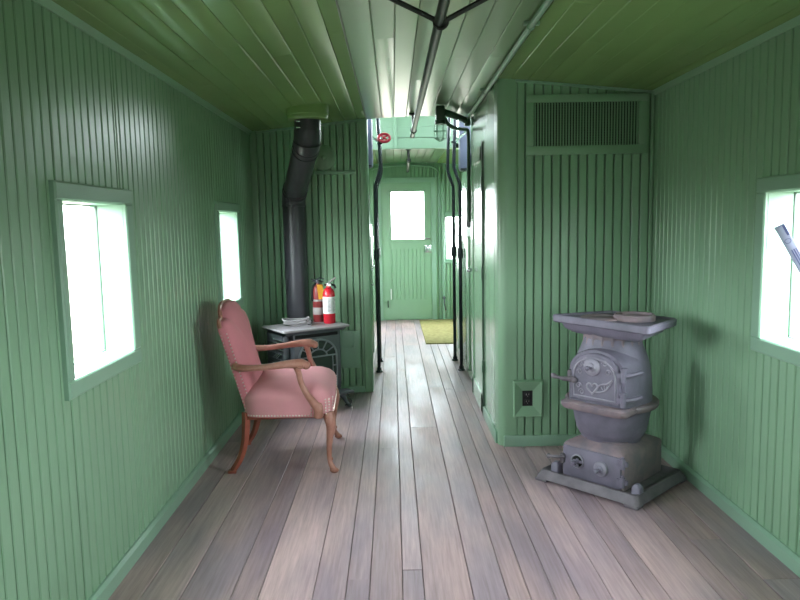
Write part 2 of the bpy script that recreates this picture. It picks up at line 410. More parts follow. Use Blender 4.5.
# ---- left partition beside the corridor
PP = lambda s, z, d: (s, YPL - d, z)
w = MB()
slab(w, PP, XL, XPL - .03, 0, 2.06, -.06, -.020)
boards(w, PP, XL + .05, -.455, 0, lambda s: zc(s) + .004, .0512)
w.prism([(-.455, YPL + .004), (-.455, YPL - .006), (-.413, YPL - .006), (-.401, YPL + .0), (XPL, YPL + .008), (XPL, YPL + .10), (-.455, YPL + .10)], lambda p: (p[0], p[1], 0), lambda p: (p[0], p[1], 2.16))
w.box(XL - .01, XL + .05, YPL - .028, YPL, 0, 2.07, bev=.004)
struct(w, 'wall_partition_left', 'wall', 'green beadboard partition behind the black stove')
b_ = MB(); b_.prism([(XL + .05, zc(1.25)), (-.44, zc(.44)), (-.44, zc(.44) - .016), (XL + .05, zc(1.25) - .016)], lambda p: (p[0], YPL - .014, p[1]), lambda p: (p[0], YPL + .004, p[1]))
struct(b_, 'trim_6', 'trim')
b_ = MB(); b_.box(XL + .03, -.46, YPL - .012, YPL, -.005, .05, bev=.003); struct(b_, 'baseboard_partition', 'trim')
# flush patch panel with a small access plate and a round blanking disc
th = thing('wall_patch_panel', 'green patch of beadboard with a flat lower strip on the partition behind the stove', 'panel', (-.66, YPL, .4))
m_ = MB(); m_.box(-.16, .165, -.010, .002, -.20, .10, bev=.002); m_.build('lower_board', 'trim', th)
m_ = MB(); m_.box(-.16, .165, -.012, .002, 1.33, 1.36, bev=.003); m_.build('head_strip', 'trim', th)
m_ = MB(); m_.box(-.03, .125, -.019, -.008, -.035, .105, bev=.003)
for q in (-.015, .11):
    for z in (-.02, .09): m_.sphere((q, -.020, z), .006, n=6)
m_.build('access_plate', 'trim', th)
th = thing('flue_hole_cover', 'round green painted cover plate high on the partition beside the stovepipe', 'cover plate', (-.74, YPL, 1.86))
TY = Matrix.Rotation(PI / 2, 4, 'X')
m_ = MB(); m_.lathe([(.098, -.002), (.098, .006), (.088, .012), (.03, .016), (.0, .016)], 28, T=TY, caps=False); m_.build('disc', 'wall', th)
m_ = MB(); m_.lathe([(.018, .012), (.018, .022), (.010, .026), (0, .026)], 12, T=TY, caps=False); m_.build('centre_boss', 'wall', th)

# ---- far end wall with door
PE = lambda s, z, d: (s, YE - d, z)
DXL, DXR, DTOP = -.375, .325, 1.90
HE = [(DXL - .01, DXR + .01, -.1, DTOP + .01), (.52, 1.02, .84, 1.42), (-1.02, -.56, .84, 1.42)]
w = MB(); slab(w, PE, XL, XR, 0, 2.25, -.10, -.020, HE); boards(w, PE, XL, XR, 0, lambda s: zc(s) + .004, .052, HE)
struct(w, 'wall_end', 'wall', 'green beadboard end wall with the far door')
f = MB(); i = .006
slab(f, PE, DXL - .055, DXR + .055, 0, DTOP + .045, -.05, .018, [(DXL + .006, DXR - .006, -.1, DTOP - .006)])
slab(f, PE, DXL - .06, DXR + .10, DTOP + .045, DTOP + .062, -.01, .026)
f.box(DXR + .09, DXR + .125, YE - .03, YE, 0, DTOP + .10, bev=.006)
f.tube(smooth_path([(DXR + .108, YE - .015, DTOP + .08), (DXR + .09, YE - .015, DTOP + .15), (DXR - .02, YE - .015, DTOP + .205), (0, YE - .015, DTOP + .225), (DXL, YE - .015, DTOP + .205), (DXL - .12, YE - .015, DTOP + .17)]), .014, 8)
struct(f, 'trim_7', 'trim', 'green casing and arched bead around the far door')
gx0, gx1, gz0, gz1 = -.229, .219, 1.123, 1.768
d = MB(); PD = lambda s, z, q: (s, YE + .02 - q, z)
hole = (gx0, gx1, gz0, gz1)
slab(d, PD, DXL, DXR, -.01, DTOP, -.02, .006, [hole])
fr = [(DXL, gx0 - .02, .012, DTOP), (gx1 + .02, DXR, .012, DTOP), (gx0 - .02, gx1 + .02, gz1 + .02, DTOP), (gx0 - .02, gx1 + .02, .985, gz0 - .02), (gx0 - .02, gx1 + .02, .012, .29)]
for q in fr: slab(d, PD, *q, .006, .016)
slab(d, PD, gx0 - .025, gx1 + .025, gz0 - .025, gz1 + .025, .0, .022, [hole])
boards(d, lambda s, z, q: PD(s, z, q + .012), gx0 + .0, gx1, .29, lambda s: .985, .056)
do = struct(d, 'door_1', 'panel', 'green door with a bright window at the far end')
g = MB(); slab(g, PD, gx0 - .005, gx1 + .005, gz0 - .005, gz1 + .005, -.006, -.003); g.build('door_pane', 'pane', do)
h = MB(); h.box(.225, .335, YE - .016, YE + .006, .935, 1.035, bev=.004); h.box(.255, .30, YE - .03, YE - .01, .955, 1.01, bev=.004); h.build('door_lock', 'chrome', do)
h = MB(); h.tube([(.23, YE - .002, 1.125), (.23, YE - .03, 1.13), (.30, YE - .035, 1.12)], .008, 8); h.build('door_latch', 'chrome', do)
h = MB(); h.box(DXL + .07, DXL + .085, YE - .01, YE + .004, .18, .28, bev=.002); h.build('pull_slot', 'fixture', do)
h = MB(); h.box(gx0 - .03, gx0 - .018, YE - .008, YE + .002, .29, .44, bev=.001); h.build('worn_strip', 'white', do)  # thin white strip at the edge of the lower door panel
window(20, PE, .52, 1.02, .84, 1.42, 'end wall window to the right of the far door')
window(21, PE, -1.02, -.56, .84, 1.42, 'end wall window to the left of the far door')

# ---- end wall behind the viewer, with a door window to the outside
PK = lambda s, z, d: (s, YB + d, z)
hk = [(-.23, .22, 1.12, 1.77)]
w = MB(); slab(w, PK, XL, XR, 0, 2.25, -.10, -.020, hk); boards(w, PK, XL, XR, 0, lambda s: zc(s) + .004, .052, hk)
struct(w, 'wall_back', 'wall', 'green end wall behind the viewer')
window(22, PK, -.23, .22, 1.12, 1.77, 'window behind the viewer')

# ---- cupola: raised box over the corridor with windows on all sides
ZQ = 3.0
PCF = lambda s, z, d: (s, YC1 - d, z)
PCN = lambda s, z, d: (s, YPL + .035 + d, z)
PCL = lambda s, z, d: (XL + d, s, z); PCR = lambda s, z, d: (XR - d, s, z)
hs = [(YC0 + .3, YC0 + .85, 2.50, 2.80), (YC0 + 1.40, YC1 - .3, 2.50, 2.80)]
w = MB(); slab(w, PCL, YC0, YC1, 2.06, ZQ, -.07, 0, hs); struct(w, 'wall_cupola_left', 'cupola')
w = MB(); slab(w, PCR, YC0, YC1, 2.06, ZQ, -.07, 0, hs); struct(w, 'wall_cupola_right', 'cupola')
hf = [(-1.20, -.52, 2.24, 2.80), (.52, 1.20, 2.24, 2.80)]
w = MB(); slab(w, PCF, XL, XR, 2.16, ZQ, -.06, 0, hf)
for q in [2.16 + .118 * j for j in range(7)]: slab(w, PCF, -.49, .49, q + .003, min(q + .115, ZQ), 0, .008)
w.box(-.185, -.145, YC1 - .03, YC1, 2.16, ZQ, bev=.005)
struct(w, 'wall_cupola_far', 'cupola', 'pale green boarded wall of the cupola above the far ceiling')
w = MB(); slab(w, PCN, XL, XR, 2.185, ZQ, -.035, 0, hf); struct(w, 'wall_cupola_near', 'cupola')
w = MB(); w.box(XL - .07, XR + .07, YC0 - .05, YC1 + .06, ZQ, ZQ + .06); struct(w, 'ceiling_cupola', 'cupola')
kk = 30
for mp, hh in ((PCL, hs), (PCR, hs)):
    for q in hh:
        g = MB(); slab(g, mp, q[0] - .03, q[1] + .03, q[2] - .03, q[3] + .03, -.002, .014, [q]); o = struct(g, 'window_%d' % kk, 'trim'); kk += 1
        g = MB(); slab(g, mp, q[0], q[1], q[2], q[3], -.04, -.036); g.build('window_pane', 'pane', o)
for q in hf:
    for mp in (PCF, PCN):
        g = MB(); slab(g, mp, q[0] - .03, q[1] + .03, q[2] - .03, q[3] + .03, -.002, .014, [q]); o = struct(g, 'window_%d' % kk, 'trim'); kk += 1
        g = MB(); slab(g, mp, q[0], q[1], q[2], q[3], -.03, -.026); g.build('window_pane', 'pane', o)

# ---- raised seat lockers on both sides of the corridor under the cupola
def locker(name, sx, label, slot):
    t_ = thing(name, label, 'locker', (sx * .432, 6.42, 0))
    yy0, yy1 = YPL + .10 - 6.42, 7.34 - 6.42
    X = lambda a: sx * a
    b = MB(); b.box(min(X(0), X(.85)), max(X(0), X(.85)), yy0, yy1, 0, 1.34); 
    b.box(min(X(.02), X(.85)), max(X(.02), X(.85)), yy0, .18, 1.34, 1.80)
    b.box(min(X(0), X(.03)), max(X(0), X(.03)), yy0, yy0 + .30, 1.34, 1.80, bev=.004)
    b.build('body', 'panel', t_)
    d_ = MB(); d_.box(min(X(-.012), X(0)), max(X(-.012), X(0)), -.62, -.10, .08, 1.22, bev=.003); d_.build('door', 'panel', t_)
    d_ = MB(); d_.box(min(X(-.012), X(0)), max(X(-.012), X(0)), .26, .88, .08, 1.22, bev=.003); d_.build('door', 'panel', t_)
    if slot:
        s_ = MB(); s_.box(min(X(-.004), X(.012)), max(X(-.004), X(.012)), yy0 + .03, -.42, 1.30, 1.63, bev=.002); s_.build('recess', 'hole', t_)  # flat dark patch painted for the shade of an opening
        s_ = MB(); s_.box(min(X(-.006), X(.012)), max(X(-.006), X(.012)), yy0 + .03, -.42, 1.225, 1.29, bev=.002); s_.build('notice_card', 'white', t_)
    for z, y in ((.93, -.16), (.79, -.16), (.93, .32)):
        k_ = MB(); k_.sphere((X(-.025), y, z), .013, n=8); k_.tube([(X(0), y, z), (X(-.02), y, z)], .005, 6); k_.build('knob', 'chrome', t_)
    return t_
locker('seat_locker', -1, 'tall green seat locker lining the left side of the corridor behind the handrails', False)
locker('seat_locker.001', 1, 'tall green seat locker lining the right side of the corridor past the closet door', True)
def cushion(sx, xc, y0, y1, z0, z1, label):
    t_ = thing('seat_cushion', label, 'cushion', (sx * xc, (y0 + y1) / 2, z0 + .002), 0, 'blue cupola seat backs')
    m = MB(); m.box(-.20, .20, -.06, .06, 0, z1 - z0, bev=.03); m.build('pad', 'blue', t_)
    for z in (.02, z1 - z0 - .02):
        m = MB(); m.tube([(-.19, -.062, z), (.19, -.062, z)], .006, 6); m.build('piping', 'rail', t_)
    return t_
cushion(-1, .565, 5.74, 5.86, 1.80, 2.36,  'blue seat back up in the cupola at the left of the corridor opening')
cushion(1, .60, 6.28, 6.40, 1.80, 2.36,  'blue seat back up in the cupola at the right of the corridor opening')

# ---- steel handrails beside the cupola lockers
def post(name, sx, y, label, xo, grab=False):
    t_ = thing(name, label, 'handrail', (sx * xo, y, 0), 0, 'cupola handrails')
    X = lambda a: sx * a
    m = MB(); m.tube(smooth_path([(0, 0, .01), (0, 0, 1.0), (0, 0, 1.62), (X(-.008), 0, 1.70), (X(-.042), 0, 1.80), (X(-.05), 0, 1.88), (X(-.038), 0, 2.2), (X(-.025), 0, 2.55)], 5), .0155, 10); m.build('tube', 'rail', t_)
    m = MB(); m.lathe([(.032, 0), (.032, .008), (.022, .014), (.022, .04), (.016, .042)], 16); m.build('floor_flange', 'rail', t_)
    m = MB(); m.lathe([(.024, 1.02), (.026, 1.03), (.026, 1.10), (.024, 1.11)], 12); m.build('coupling', 'rail', t_)
    if grab:
        m = MB(); m.tube([(X(-.05), 0, 2.045), (X(-.03), 0, 2.061), (X(.065), 0, 2.13)], .0125, 10); o = m.build('grab_bar', 'chrome', t_); o['label'] = 'bright slanted grab bar'
        m = MB(); m.torus((X(-.05), 0, 2.045), .018, .008, 'z', 14, 6); m.build('clamp', 'rail', o)
    return t_
post('handrail', -1, 6.15, 'dark steel handrail on the left of the corridor, nearer of the two', .362, True)
post('handrail.001', -1, 6.62, 'dark steel handrail on the left of the corridor, farther of the two', .362)
post('handrail.002', 1, 6.15, 'dark steel handrail on the right of the corridor, nearer of the two', .388, True)
post('handrail.003', 1, 6.60, 'dark steel handrail on the right of the corridor, farther of the two', .370)
# red valve wheel up by the left rail
t_ = thing('valve_wheel', 'red hand wheel up beside the left handrail under the cupola', 'valve wheel', (-.272, 6.10, 2.085))
m = MB(); m.torus((0, 0, 0), .042, .0125, 'y', 22, 8, sx=1.15, sy=.8); m.build('rim', 'redwheel', t_)
m = MB()
for a in range(4):
    q = PI / 4 + a * PI / 2; m.tube([(0, 0, 0), (.046 * math.cos(q), 0, .033 * math.sin(q))], .007, 6)
m.sphere((0, 0, 0), .017, n=8); m.build('spokes', 'redwheel', t_)
m = MB(); m.tube([(0, 0, 0), (0, .05, 0), (-.012, .05, -.005), (-.022, .045, -.02)], .009, 8); m.build('stem', 'redwheel', t_)

# ---- overhead rails
def overhead(name, y0, y1, x0, x1, label, hang, ybr=None):
    t_ = thing(name, label, 'overhead rail', ((x0 + x1) / 2, (y0 + y1) / 2, 2.044), 0, 'overhead grab rails')
    Y = lambda y: y - (y0 + y1) / 2; X = lambda x: x - (x0 + x1) / 2
    m = MB(); m.tube([(X(x0), Y(y0), 0), (X(x1), Y(y1), 0)], .0185, 14); m.lathe([(.0205, 0), (.0205, .03)], 14, T=Matrix.Translation((X(x1), Y(y1), 0)) @ Matrix.Rotation(PI / 2, 4, 'X')); m.build('tube', 'rod', t_)
    for y in hang:
        m = MB(); xx = X(x0 + (x1 - x0) * (y - y0) / (y1 - y0)); zt = zc(0) - 2.044
        m.lathe([(.004, -.03), (.011, -.015), (.011, .03), (.016, zt - .02), (.034, zt - .012), (.034, zt)], 14, T=Matrix.Translation((xx, Y(y), 0)))
        m.torus((xx, Y(y), 0), .020, .006, 'y', 16, 6); m.build('hanger', 'rod', t_)
    if ybr:
        m = MB(); xx = X(x0); 
        for s in (-1, 1):
            xt = s * .235; zt = zc(xt + x0) - 2.044
            m.tube(smooth_path([(xx, Y(ybr), -.012), (xx + s * .03, Y(ybr), .012), (xx + s * .16, Y(ybr), zt * .66), (xx + xt, Y(ybr), zt)], 4), .0095, 8)
            m.lathe([(.026, -.008), (.026, .0)], 12, T=Matrix.Translation((xx + xt, Y(ybr), zt)))
        m.torus((xx, Y(ybr), 0), .021, .008, 'y', 16, 6); m.build('forked_bracket', 'rod', t_)
overhead('overhead_rail', -1.2, 5.66, -.03, -.040, 'long black overhead grab rail under the near ceiling with a forked bracket', (5.32, 1.2), 2.5)
overhead('overhead_rail.001', 7.78, 9.43, -.02, .005, 'short overhead grab rail under the far ceiling before the far door', (7.84,))

# ---- conduit, lamp
t_ = thing('ceiling_conduit', 'thin bare conduit running along the ceiling above the closet corner', 'conduit', (.372, 2, 2.118))
m = MB(); m.tube([(-.012, -3.6, .014), (-.010, 0, .014), (.002, 3.35, .012)], .0125, 10); m.build('tube', 'trim', t_)
for y in (-2.5, -.8, .9, 2.3):
    m = MB(); m.box(-.035, .03, y - .012, y + .012, .018, .034, bev=.003); m.torus((-.006, y, .014), .014, .004, 'y', 12, 5)
    m.build('strap', 'trim', t_)
t_ = thing('caged_lamp', 'dark green conduit lamp with a glass jar in a wire cage at the corridor ceiling', 'lamp', (.135, 4.94, 2.044))
m = MB(); m.box(-.030, .032, -.04, .04, .012, .112, bev=.008); m.lathe([(.036, -.012), (.036, .016)], 16); m.build('junction_box', 'fixture', t_)  # backlit shade of the lamp is put into its dark green
m = MB(); m.tube(smooth_path([(.02, .02, .075), (.08, .10, .072), (.16, .26, .070), (.235, .41, .066)], 5), .024, 10); m.box(.215, .258, .38, .44, .03, .095, bev=.006)
m.tube(smooth_path([(.03, .0, .03), (.055, .05, .000), (.095, .14, -.012), (.16, .28, -.010), (.215, .39, .0), (.245, .425, -.03), (.247, .43, -.30), (.247, .43, -.70)], 6), .0135, 10)
m.build('conduit_arm', 'fixture', t_)
m = MB(); m.lathe([(.030, -.010), (.034, -.04), (.036, -.075), (.030, -.105), (.014, -.118), (0, -.12)], 18, caps=False); m.build('glass_jar', 'jar', t_)
m = MB()
for a in range(6):
    q = a * PI / 3; m.tube(smooth_path([(.036 * math.cos(q), .036 * math.sin(q), -.005), (.043 * math.cos(q), .043 * math.sin(q), -.06), (.036 * math.cos(q), .036 * math.sin(q), -.112), (0, 0, -.132)], 4), .0022, 5)
m.torus((0, 0, -.06), .043, .0022, 'z', 20, 5); m.torus((0, 0, -.112), .036, .0022, 'z', 20, 5); m.build('wire_cage', 'cupola', t_)

# ---- mat, end wall pipe
t_ = MB()
t_.box(.13, .95, 7.53, 9.40, -.001, .012, bev=.004)
o = t_.build('floor_mat', 'mat'); tag(o, 'olive yellow floor mat lying before the far door', 'mat')
t_ = thing('wall_pipe', 'green vertical pipe with a drain valve beside the far door', 'pipe', (.475, YE - .06, 0))
m = MB(); m.tube(smooth_path([(0, 0, .0), (0, 0, .9), (0, 0, 1.9)], 4), .018, 10)
for z in (.75, 1.1, 1.35): m.lathe([(.025, z - .02), (.025, z + .02)], 10)
m.build('tube', 'trim', t_)
m = MB(); m.tube([(0, 0, .31), (0, -.07, .31)], .014, 8); m.tube([(0, -.06, .31), (0, -.065, .24), (.02, -.06, .14)], .010, 8); m.sphere((0, -.03, .31), .025, n=8); m.build('valve', 'gas', t_)

# ---- outlet and vent on the closet front
t_ = thing('wall_outlet', 'black electrical outlet in a square green frame low on the closet front', 'outlet', (.5695, YPR, .293))
m = MB()
o_, i_ = (.087, .111), (.031, .047)
def fr_pts(hw, hh, d): return [(-hw, -d, -hh), (hw, -d, -hh), (hw, -d, hh), (-hw, -d, hh)]
rings = [fr_pts(o_[0], o_[1], -.002), fr_pts(o_[0], o_[1], .022), fr_pts(o_[0] - .006, o_[1] - .006, .03), fr_pts(i_[0], i_[1], .008), fr_pts(i_[0], i_[1], .0)]
m.loft(rings, caps=False); m.build('frame', 'wall', t_, smooth=False)
m = MB(); m.box(-.031, .031, -.006, 0, -.047, .047); m.build('cover_plate', 'blackpl', t_)
for z in (.021, -.021):
    m = MB(); m.box(-.017, .017, -.010, -.004, z - .014, z + .014, bev=.004); 
    q = m.build('socket', 'blackpl', t_)
    m = MB(); m.box(-.009, -.006, -.0112, -.009, z - .002, z + .008); m.box(.006, .009, -.0112, -.009, z - .002, z + .008); m.sphere((0, -.0105, z - .008), .0028, n=6); m.build('slot', 'silver', q)
t_ = thing('vent_grille', 'wide green framed vent grille with thin upright slats high on the closet front', 'vent', (.902, YPR, 1.888))
m = MB(); HW, HH = .30, .121
for (a, b, c, d) in ((-HW - .045, HW + .05, HH, HH + .045), (-HW - .045, HW + .05, -HH - .05, -HH), (-HW - .045, -HW, -HH, HH), (HW, HW + .05, -HH, HH)):
    m.box(a, b, -.016, 0, c, d, bev=.003)
m.build('frame', 'wall', t_)
m = MB(); m.box(-HW, HW, -.001, .001, -HH, HH); m.build('backing', 'hole', t_)
m = MB()
for i in range(37):
    x = -HW + .008 + i * (2 * HW - .016) / 36; m.box(x - .0032, x + .0032, -.014, -.004, -HH, HH)
m.build('upright_slats', 'wall', t_)
m = MB()
for i in range(17):
    z = -HH + .008 + i * (2 * HH - .016) / 16; m.box(-HW, HW, -.006, -.001, z - .002, z + .002)
m.build('cross_slats', 'fixture', t_)
# ------------------------------------------------------------------ cast iron stove
S = thing('cast_iron_stove', 'old grey cast iron coal stove standing by the right wall', 'stove', (.887, 3.42, 0), math.radians(-47))
def rrect(x0, x1, y0, y1, c, z, k=4):
    out = []
    for (cx, cy, a0) in ((x1 - c, y1 - c, 0), (x0 + c, y1 - c, PI / 2), (x0 + c, y0 + c, PI), (x1 - c, y0 + c, 1.5 * PI)):
        for i in range(k + 1):
            a = a0 + PI / 2 * i / k; out.append((cx + c * math.cos(a), cy + c * math.sin(a), z))
    return out
def rect(x0, x1, y0, y1, z): return rrect(x0, x1, y0, y1, .003, z, 1)
# base plate: a tray with raised sloping rim and feet
m = MB(); B = (-.285, .29, -.26, .265)
ins = lambda q, z, c=.025: rrect(B[0] + q, B[1] - q, B[2] + q, B[3] - q, c, z)
m.loft([ins(.012, .012), ins(0, .016), ins(.004, .030), ins(.020, .058, .03), ins(.030, .060, .03), ins(.052, .044, .03), ins(.07, .040, .02)], caps=True)
for (a, b) in ((-.25, -.23), (.25, -.23), (-.25, .235), (.25, .235)): m.box(a - .035, a + .035, b - .03, b + .03, 0, .016, bev=.004)
for a in (-.09, .11): m.box(a - .09, a + .09, B[2] - .002, B[2] + .02, .006, .018, bev=.003) if a < -1 else None
m.build('base_plate', 'irond', S)
for (x, y, sx) in ((-.205, -.18, 1), (.245, -.185, -1)):   # raised corner brackets of the tray
    m = MB(); m.loft([rrect(x - .025, x + .025, y - .025, y + .025, .01, .04), rrect(x - .022, x + .022, y - .022, y + .022, .01, .085), rrect(x - .010, x + .010, y - .012, y + .012, .005, .098)])
    m.build('corner_bracket', 'iron', S)
# ash box with hipped shoulders
m = MB()
m.loft([rrect(-.16, .18, -.195, .20, .012, .045), rrect(-.16, .18, -.195, .20, .012, .205), rrect(-.155, .175, -.190, .195, .012, .216), rrect(-.15, .17, -.185, .19, .03, .222), rrect(-.115, .135, -.145, .15, .09, .243), rrect(-.115, .135, -.145, .15, .09, .25)], caps=True)
m.build('ash_box', 'rust', S)
AD = MB(); AD.box(-.150, .170, -.210, -.193, .052, .208, bev=.006); ad = AD.build('ash_door', 'iron', S)
TX = lambda x, y, z: Matrix.Translation((x, y, z)) @ Matrix.Rotation(PI / 2, 4, 'X')
def damper(x, z, y, r, parent, open_):
    m = MB(); m.lathe([(r, 0), (r, .006), (r * .86, .010), (r * .8, .006), (r * .8, .001), (0, .001)] if open_ else [(r, 0), (r, .006), (r * .9, .011), (r * .55, .014), (r * .45, .022), (0, .024)], 24, T=TX(x, y, z), caps=False)
    o = m.build('draft_wheel', 'ironlt', parent)
    if open_:
        h_ = MB(); h_.lathe([(r * .78, 0), (r * .78, .0022), (0, .0022)], 20, T=TX(x, y, z), caps=False); h_.build('vent_hole', 'hole', o)
        s_ = MB(); s_.box(x - r * .75, x + r * .75, y - .008, y - .002, z - .007, z + .007, bev=.002); s_.box(x - .007, x + .007, y - .0085, y - .002, z - r * .75, z + r * .4, bev=.002); s_.build('shutter', 'iron', o)
    k_ = MB(); k_.tube([(x, y - .01, z), (x, y - .04, z)], .007, 8); k_.sphere((x, y - .046, z), .012, n=10); k_.box(x - .02, x + .02, y - .040, y - .030, z - .005, z + .005, bev=.002); k_.build('draft_knob', 'iron', o)
    return o
damper(-.062, .142, -.210, .036, ad, True); damper(.068, .134, -.210, .038, ad, False)
def hinge(x, y, z, parent, r=.013, lug=.03):
    m = MB()
    m.tube([(x, y, z - .024), (x, y, z + .024)], r, 10); m.tube([(x, y, z + .024), (x, y, z + .034)], r * .6, 8)
    m.box(x - lug, x, y - .004, y + .014, z - .014, z + .014, bev=.004); m.box(x, x + lug * .8, y + .0, y + .016, z - .012, z + .012, bev=.004)
    return m.build('hinge', 'iron', parent)
hinge(.182, -.212, .185, ad); hinge(.182, -.212, .095, ad)
m = MB(); m.tube(smooth_path([(-.135, -.215, .150), (-.16, -.235, .148), (-.20, -.238, .142), (-.222, -.235, .138)], 4), [.009] * 9 + [.009, .012, .014, .012], 8)
m.box(-.158, -.138, -.225, -.205, .115, .165, bev=.004); m.build('ash_door_latch', 'irond', ad)
# bowl, shelf ring, body, neck
m = MB(); m.lathe([(.148, .235), (.150, .25), (.160, .262), (.172, .285), (.182, .33), (.190, .375), (.196, .41), (.20, .425)], 48); m.build('fire_bowl', 'iron', S)
m = MB(); m.lathe([(.19, .400), (.222, .412), (.230, .424), (.230, .436), (.222, .443), (.198, .444)], 48)
m.loft([rrect(-.150, .19, -.232, -.08, .04, .408), rrect(-.160, .20, -.242, -.08, .04, .424), rrect(-.160, .20, -.242, -.08, .04, .440), rrect(-.150, .19, -.232, -.08, .04, .446)])
m.build('shelf_ring', 'rust', S)
m = MB(); m.lathe([(.196, .438), (.197, .48), (.194, .55), (.186, .61), (.172, .66), (.156, .70), (.145, .73), (.141, .755)], 48)
# flat door surround merging into the round body
def arch(hw, z0, zs, zt, cx, y, k=14):
    out = [(cx - hw, y, z0), (cx + hw, y, z0)]
    for i in range(k + 1):
        a = PI * i / k; out.append((cx + hw * math.cos(a), y, zs + (zt - zs) * math.sin(a)))
    return out
m.loft([arch(.168, .442, .60, .722, .022, -.05), arch(.160, .444, .60, .716, .022, -.165), arch(.152, .446, .60, .712, .022, -.186)])
m.build('body', 'iron', S)
m = MB(); n = 72; rg = []
for (r, z, fl) in ((.146, .70, 0), (.143, .725, .004), (.139, .76, .005), (.142, .785, .003), (.15, .80, 0)):
    rg.append([((r + fl * math.cos(18 * 2 * PI * j / n)) * math.cos(2 * PI * j / n), (r + fl * math.cos(18 * 2 * PI * j / n)) * math.sin(2 * PI * j / n), z) for j in range(n)])
m.loft(rg); m.build('fluted_neck', 'rust', S)
# top: flared dish and rimmed rectangular plate
def quad(q, z, c=.022, k=4):     # tapering four-sided plate outline, inset by q, rounded corners
    P4 = [Vector(p) for p in ((.318, -.250), (.288, .100), (-.110, .168), (-.262, -.150))]; cen = Vector((.06, -.03)); o_ = []
    P4 = [p - (p - cen).normalized() * q * 1.35 for p in P4]
    for i, p in enumerate(P4):
        a = p + (P4[i - 1] - p).normalized() * c; b = p + (P4[(i + 1) % 4] - p).normalized() * c
        for j in range(k + 1):
            t = j / k; e_ = a * (1 - t) ** 2 + p * 2 * t * (1 - t) + b * t * t; o_.append((e_.x, e_.y, z))
    return o_
m = MB(); m.loft([rrect(-.12, .12, -.12, .12, .11, .778, 8)[::1], rrect(-.13, .14, -.13, .13, .10, .784, 8)]); m.loft([quad(.125, .768), quad(.085, .773), quad(.045, .795), quad(.030, .826)]); m.build('flared_support', 'iron', S)
m = MB(); m.loft([quad(.05, .820), quad(.008, .823), quad(0, .829), quad(-.002, .856), quad(.004, .863), quad(.014, .862), quad(.020, .852), quad(.04, .849)]); top = m.build('top_plate', 'iron', S)
m = MB(); m.lathe([(.110, .847), (.110, .855), (.104, .859), (.06, .860), (.058, .856), (.0, .856)], 40, T=Matrix.Translation((-.03, -.04, 0)), caps=False)
lid = m.build('cooking_lid', 'rust', top)
m = MB(); m.lathe([(.098, .847), (.098, .874), (.092, .880), (.082, .879), (.080, .860), (0, .859)], 36, T=Matrix.Translation((.115, .005, 0)), caps=False); m.build('flue_collar', 'rust', top)
for (x, y) in ((.0, -.145), (.14, -.175)):
    m = MB(); m.box(x, x + .035, y, y + .008, .846, .8535, bev=.002); m.build('lifter_slot', 'hole', top)
for (x, y) in ((-.165, -.105), (.205, .04), (.225, -.165)):
    m = MB(); m.tube([(x, y, .815), (x, y, .79)], .007, 8); m.sphere((x, y, .785), .011, n=8)
    m.build('bolt', 'chrome', S)
# fire door
FX = .022
m = MB(); m.loft([arch(.134, .458, .595, .700, FX, -.184), arch(.134, .458, .595, .700, FX, -.200), arch(.128, .464, .595, .694, FX, -.206)])
fd = m.build('fire_door', 'iron', S)
m = MB(); ap = [Vector(p) for p in arch(.112, .478, .59, .675, FX, -.206)]; m.tube(ap, .0055, 6, closed=True); m.build('raised_border', 'ironlt', fd)
damper(FX - .012, .632, -.206, .044, fd, False)
m = MB()  # heart-and-leaf relief
hc = (FX + .012, -.207, .528)
pts = []
for i in range(28):
    a = 2 * PI * i / 28; x = 16 * math.sin(a) ** 3; z = 13 * math.cos(a) - 5 * math.cos(2 * a) - 2 * math.cos(3 * a) - math.cos(4 * a)
    pts.append((hc[0] - .022 + x * .0019, hc[1], hc[2] + z * .0019))
m.tube(pts, .0048, 6, closed=True)
m.tube(smooth_path([(hc[0] - .012, hc[1], hc[2] - .018), (hc[0] + .02, hc[1], hc[2] + .02), (hc[0] + .055, hc[1], hc[2] + .03), (hc[0] + .085, hc[1], hc[2] + .052)], 5), .0048, 6)
m.tube(smooth_path([(hc[0] - .012, hc[1], hc[2] - .018), (hc[0] + .03, hc[1], hc[2] - .012), (hc[0] + .06, hc[1], hc[2] + .008), (hc[0] + .085, hc[1], hc[2] + .052)], 5), .0048, 6)
for q in (.3, .5, .7): m.tube([(hc[0] + .085 * q, hc[1], hc[2] + .045 * q), (hc[0] + .02 + .05 * q, hc[1], hc[2] - .012 + .03 * q)], .002, 5)
m.build('heart_relief', 'ironlt', fd)
for (cx, cz, s) in ((FX - .075, .635, 1), (FX - .080, .60, -1), (FX - .05, .662, 1), (FX + .055, .655, -1), (FX + .075, .615, 1), (FX - .085, .53, 1), (FX - .07, .50, -1)):
    sp = [(cx + s * .016 * (1 - i / 16) * math.cos(i * .62), -.207, cz + .016 * (1 - i / 16) * math.sin(i * .62)) for i in range(14)]
    m = MB(); m.tube(sp, .0036, 5); m.build('scroll_relief', 'ironlt', fd)
for z in (.607, .487):
    m = MB(); m.tube([(.172, -.20, z - .03), (.172, -.20, z + .03)], .013, 10); m.tube([(.172, -.20, z + .028), (.172, -.20, z + .04)], .018, 10)
    m.box(.135, .172, -.208, -.188, z - .013, z + .013, bev=.004)
    m.tube(smooth_path([(.172, -.19, z), (.20, -.165, z + .005), (.215, -.11, z + .01)], 4), .012, 8); m.build('hinge', 'iron', fd)
m = MB(); m.tube(smooth_path([(-.09, -.212, .562), (-.125, -.235, .558), (-.165, -.24, .562), (-.20, -.235, .566)], 4), [.012] * 6 + [.009, .008, .009, .011, .014, .013, .010], 8)
m.sphere((-.085, -.216, .555), .017, n=8); m.box(-.125, -.105, -.215, -.19, .54, .60, bev=.004); m.build('door_latch', 'irond', fd)

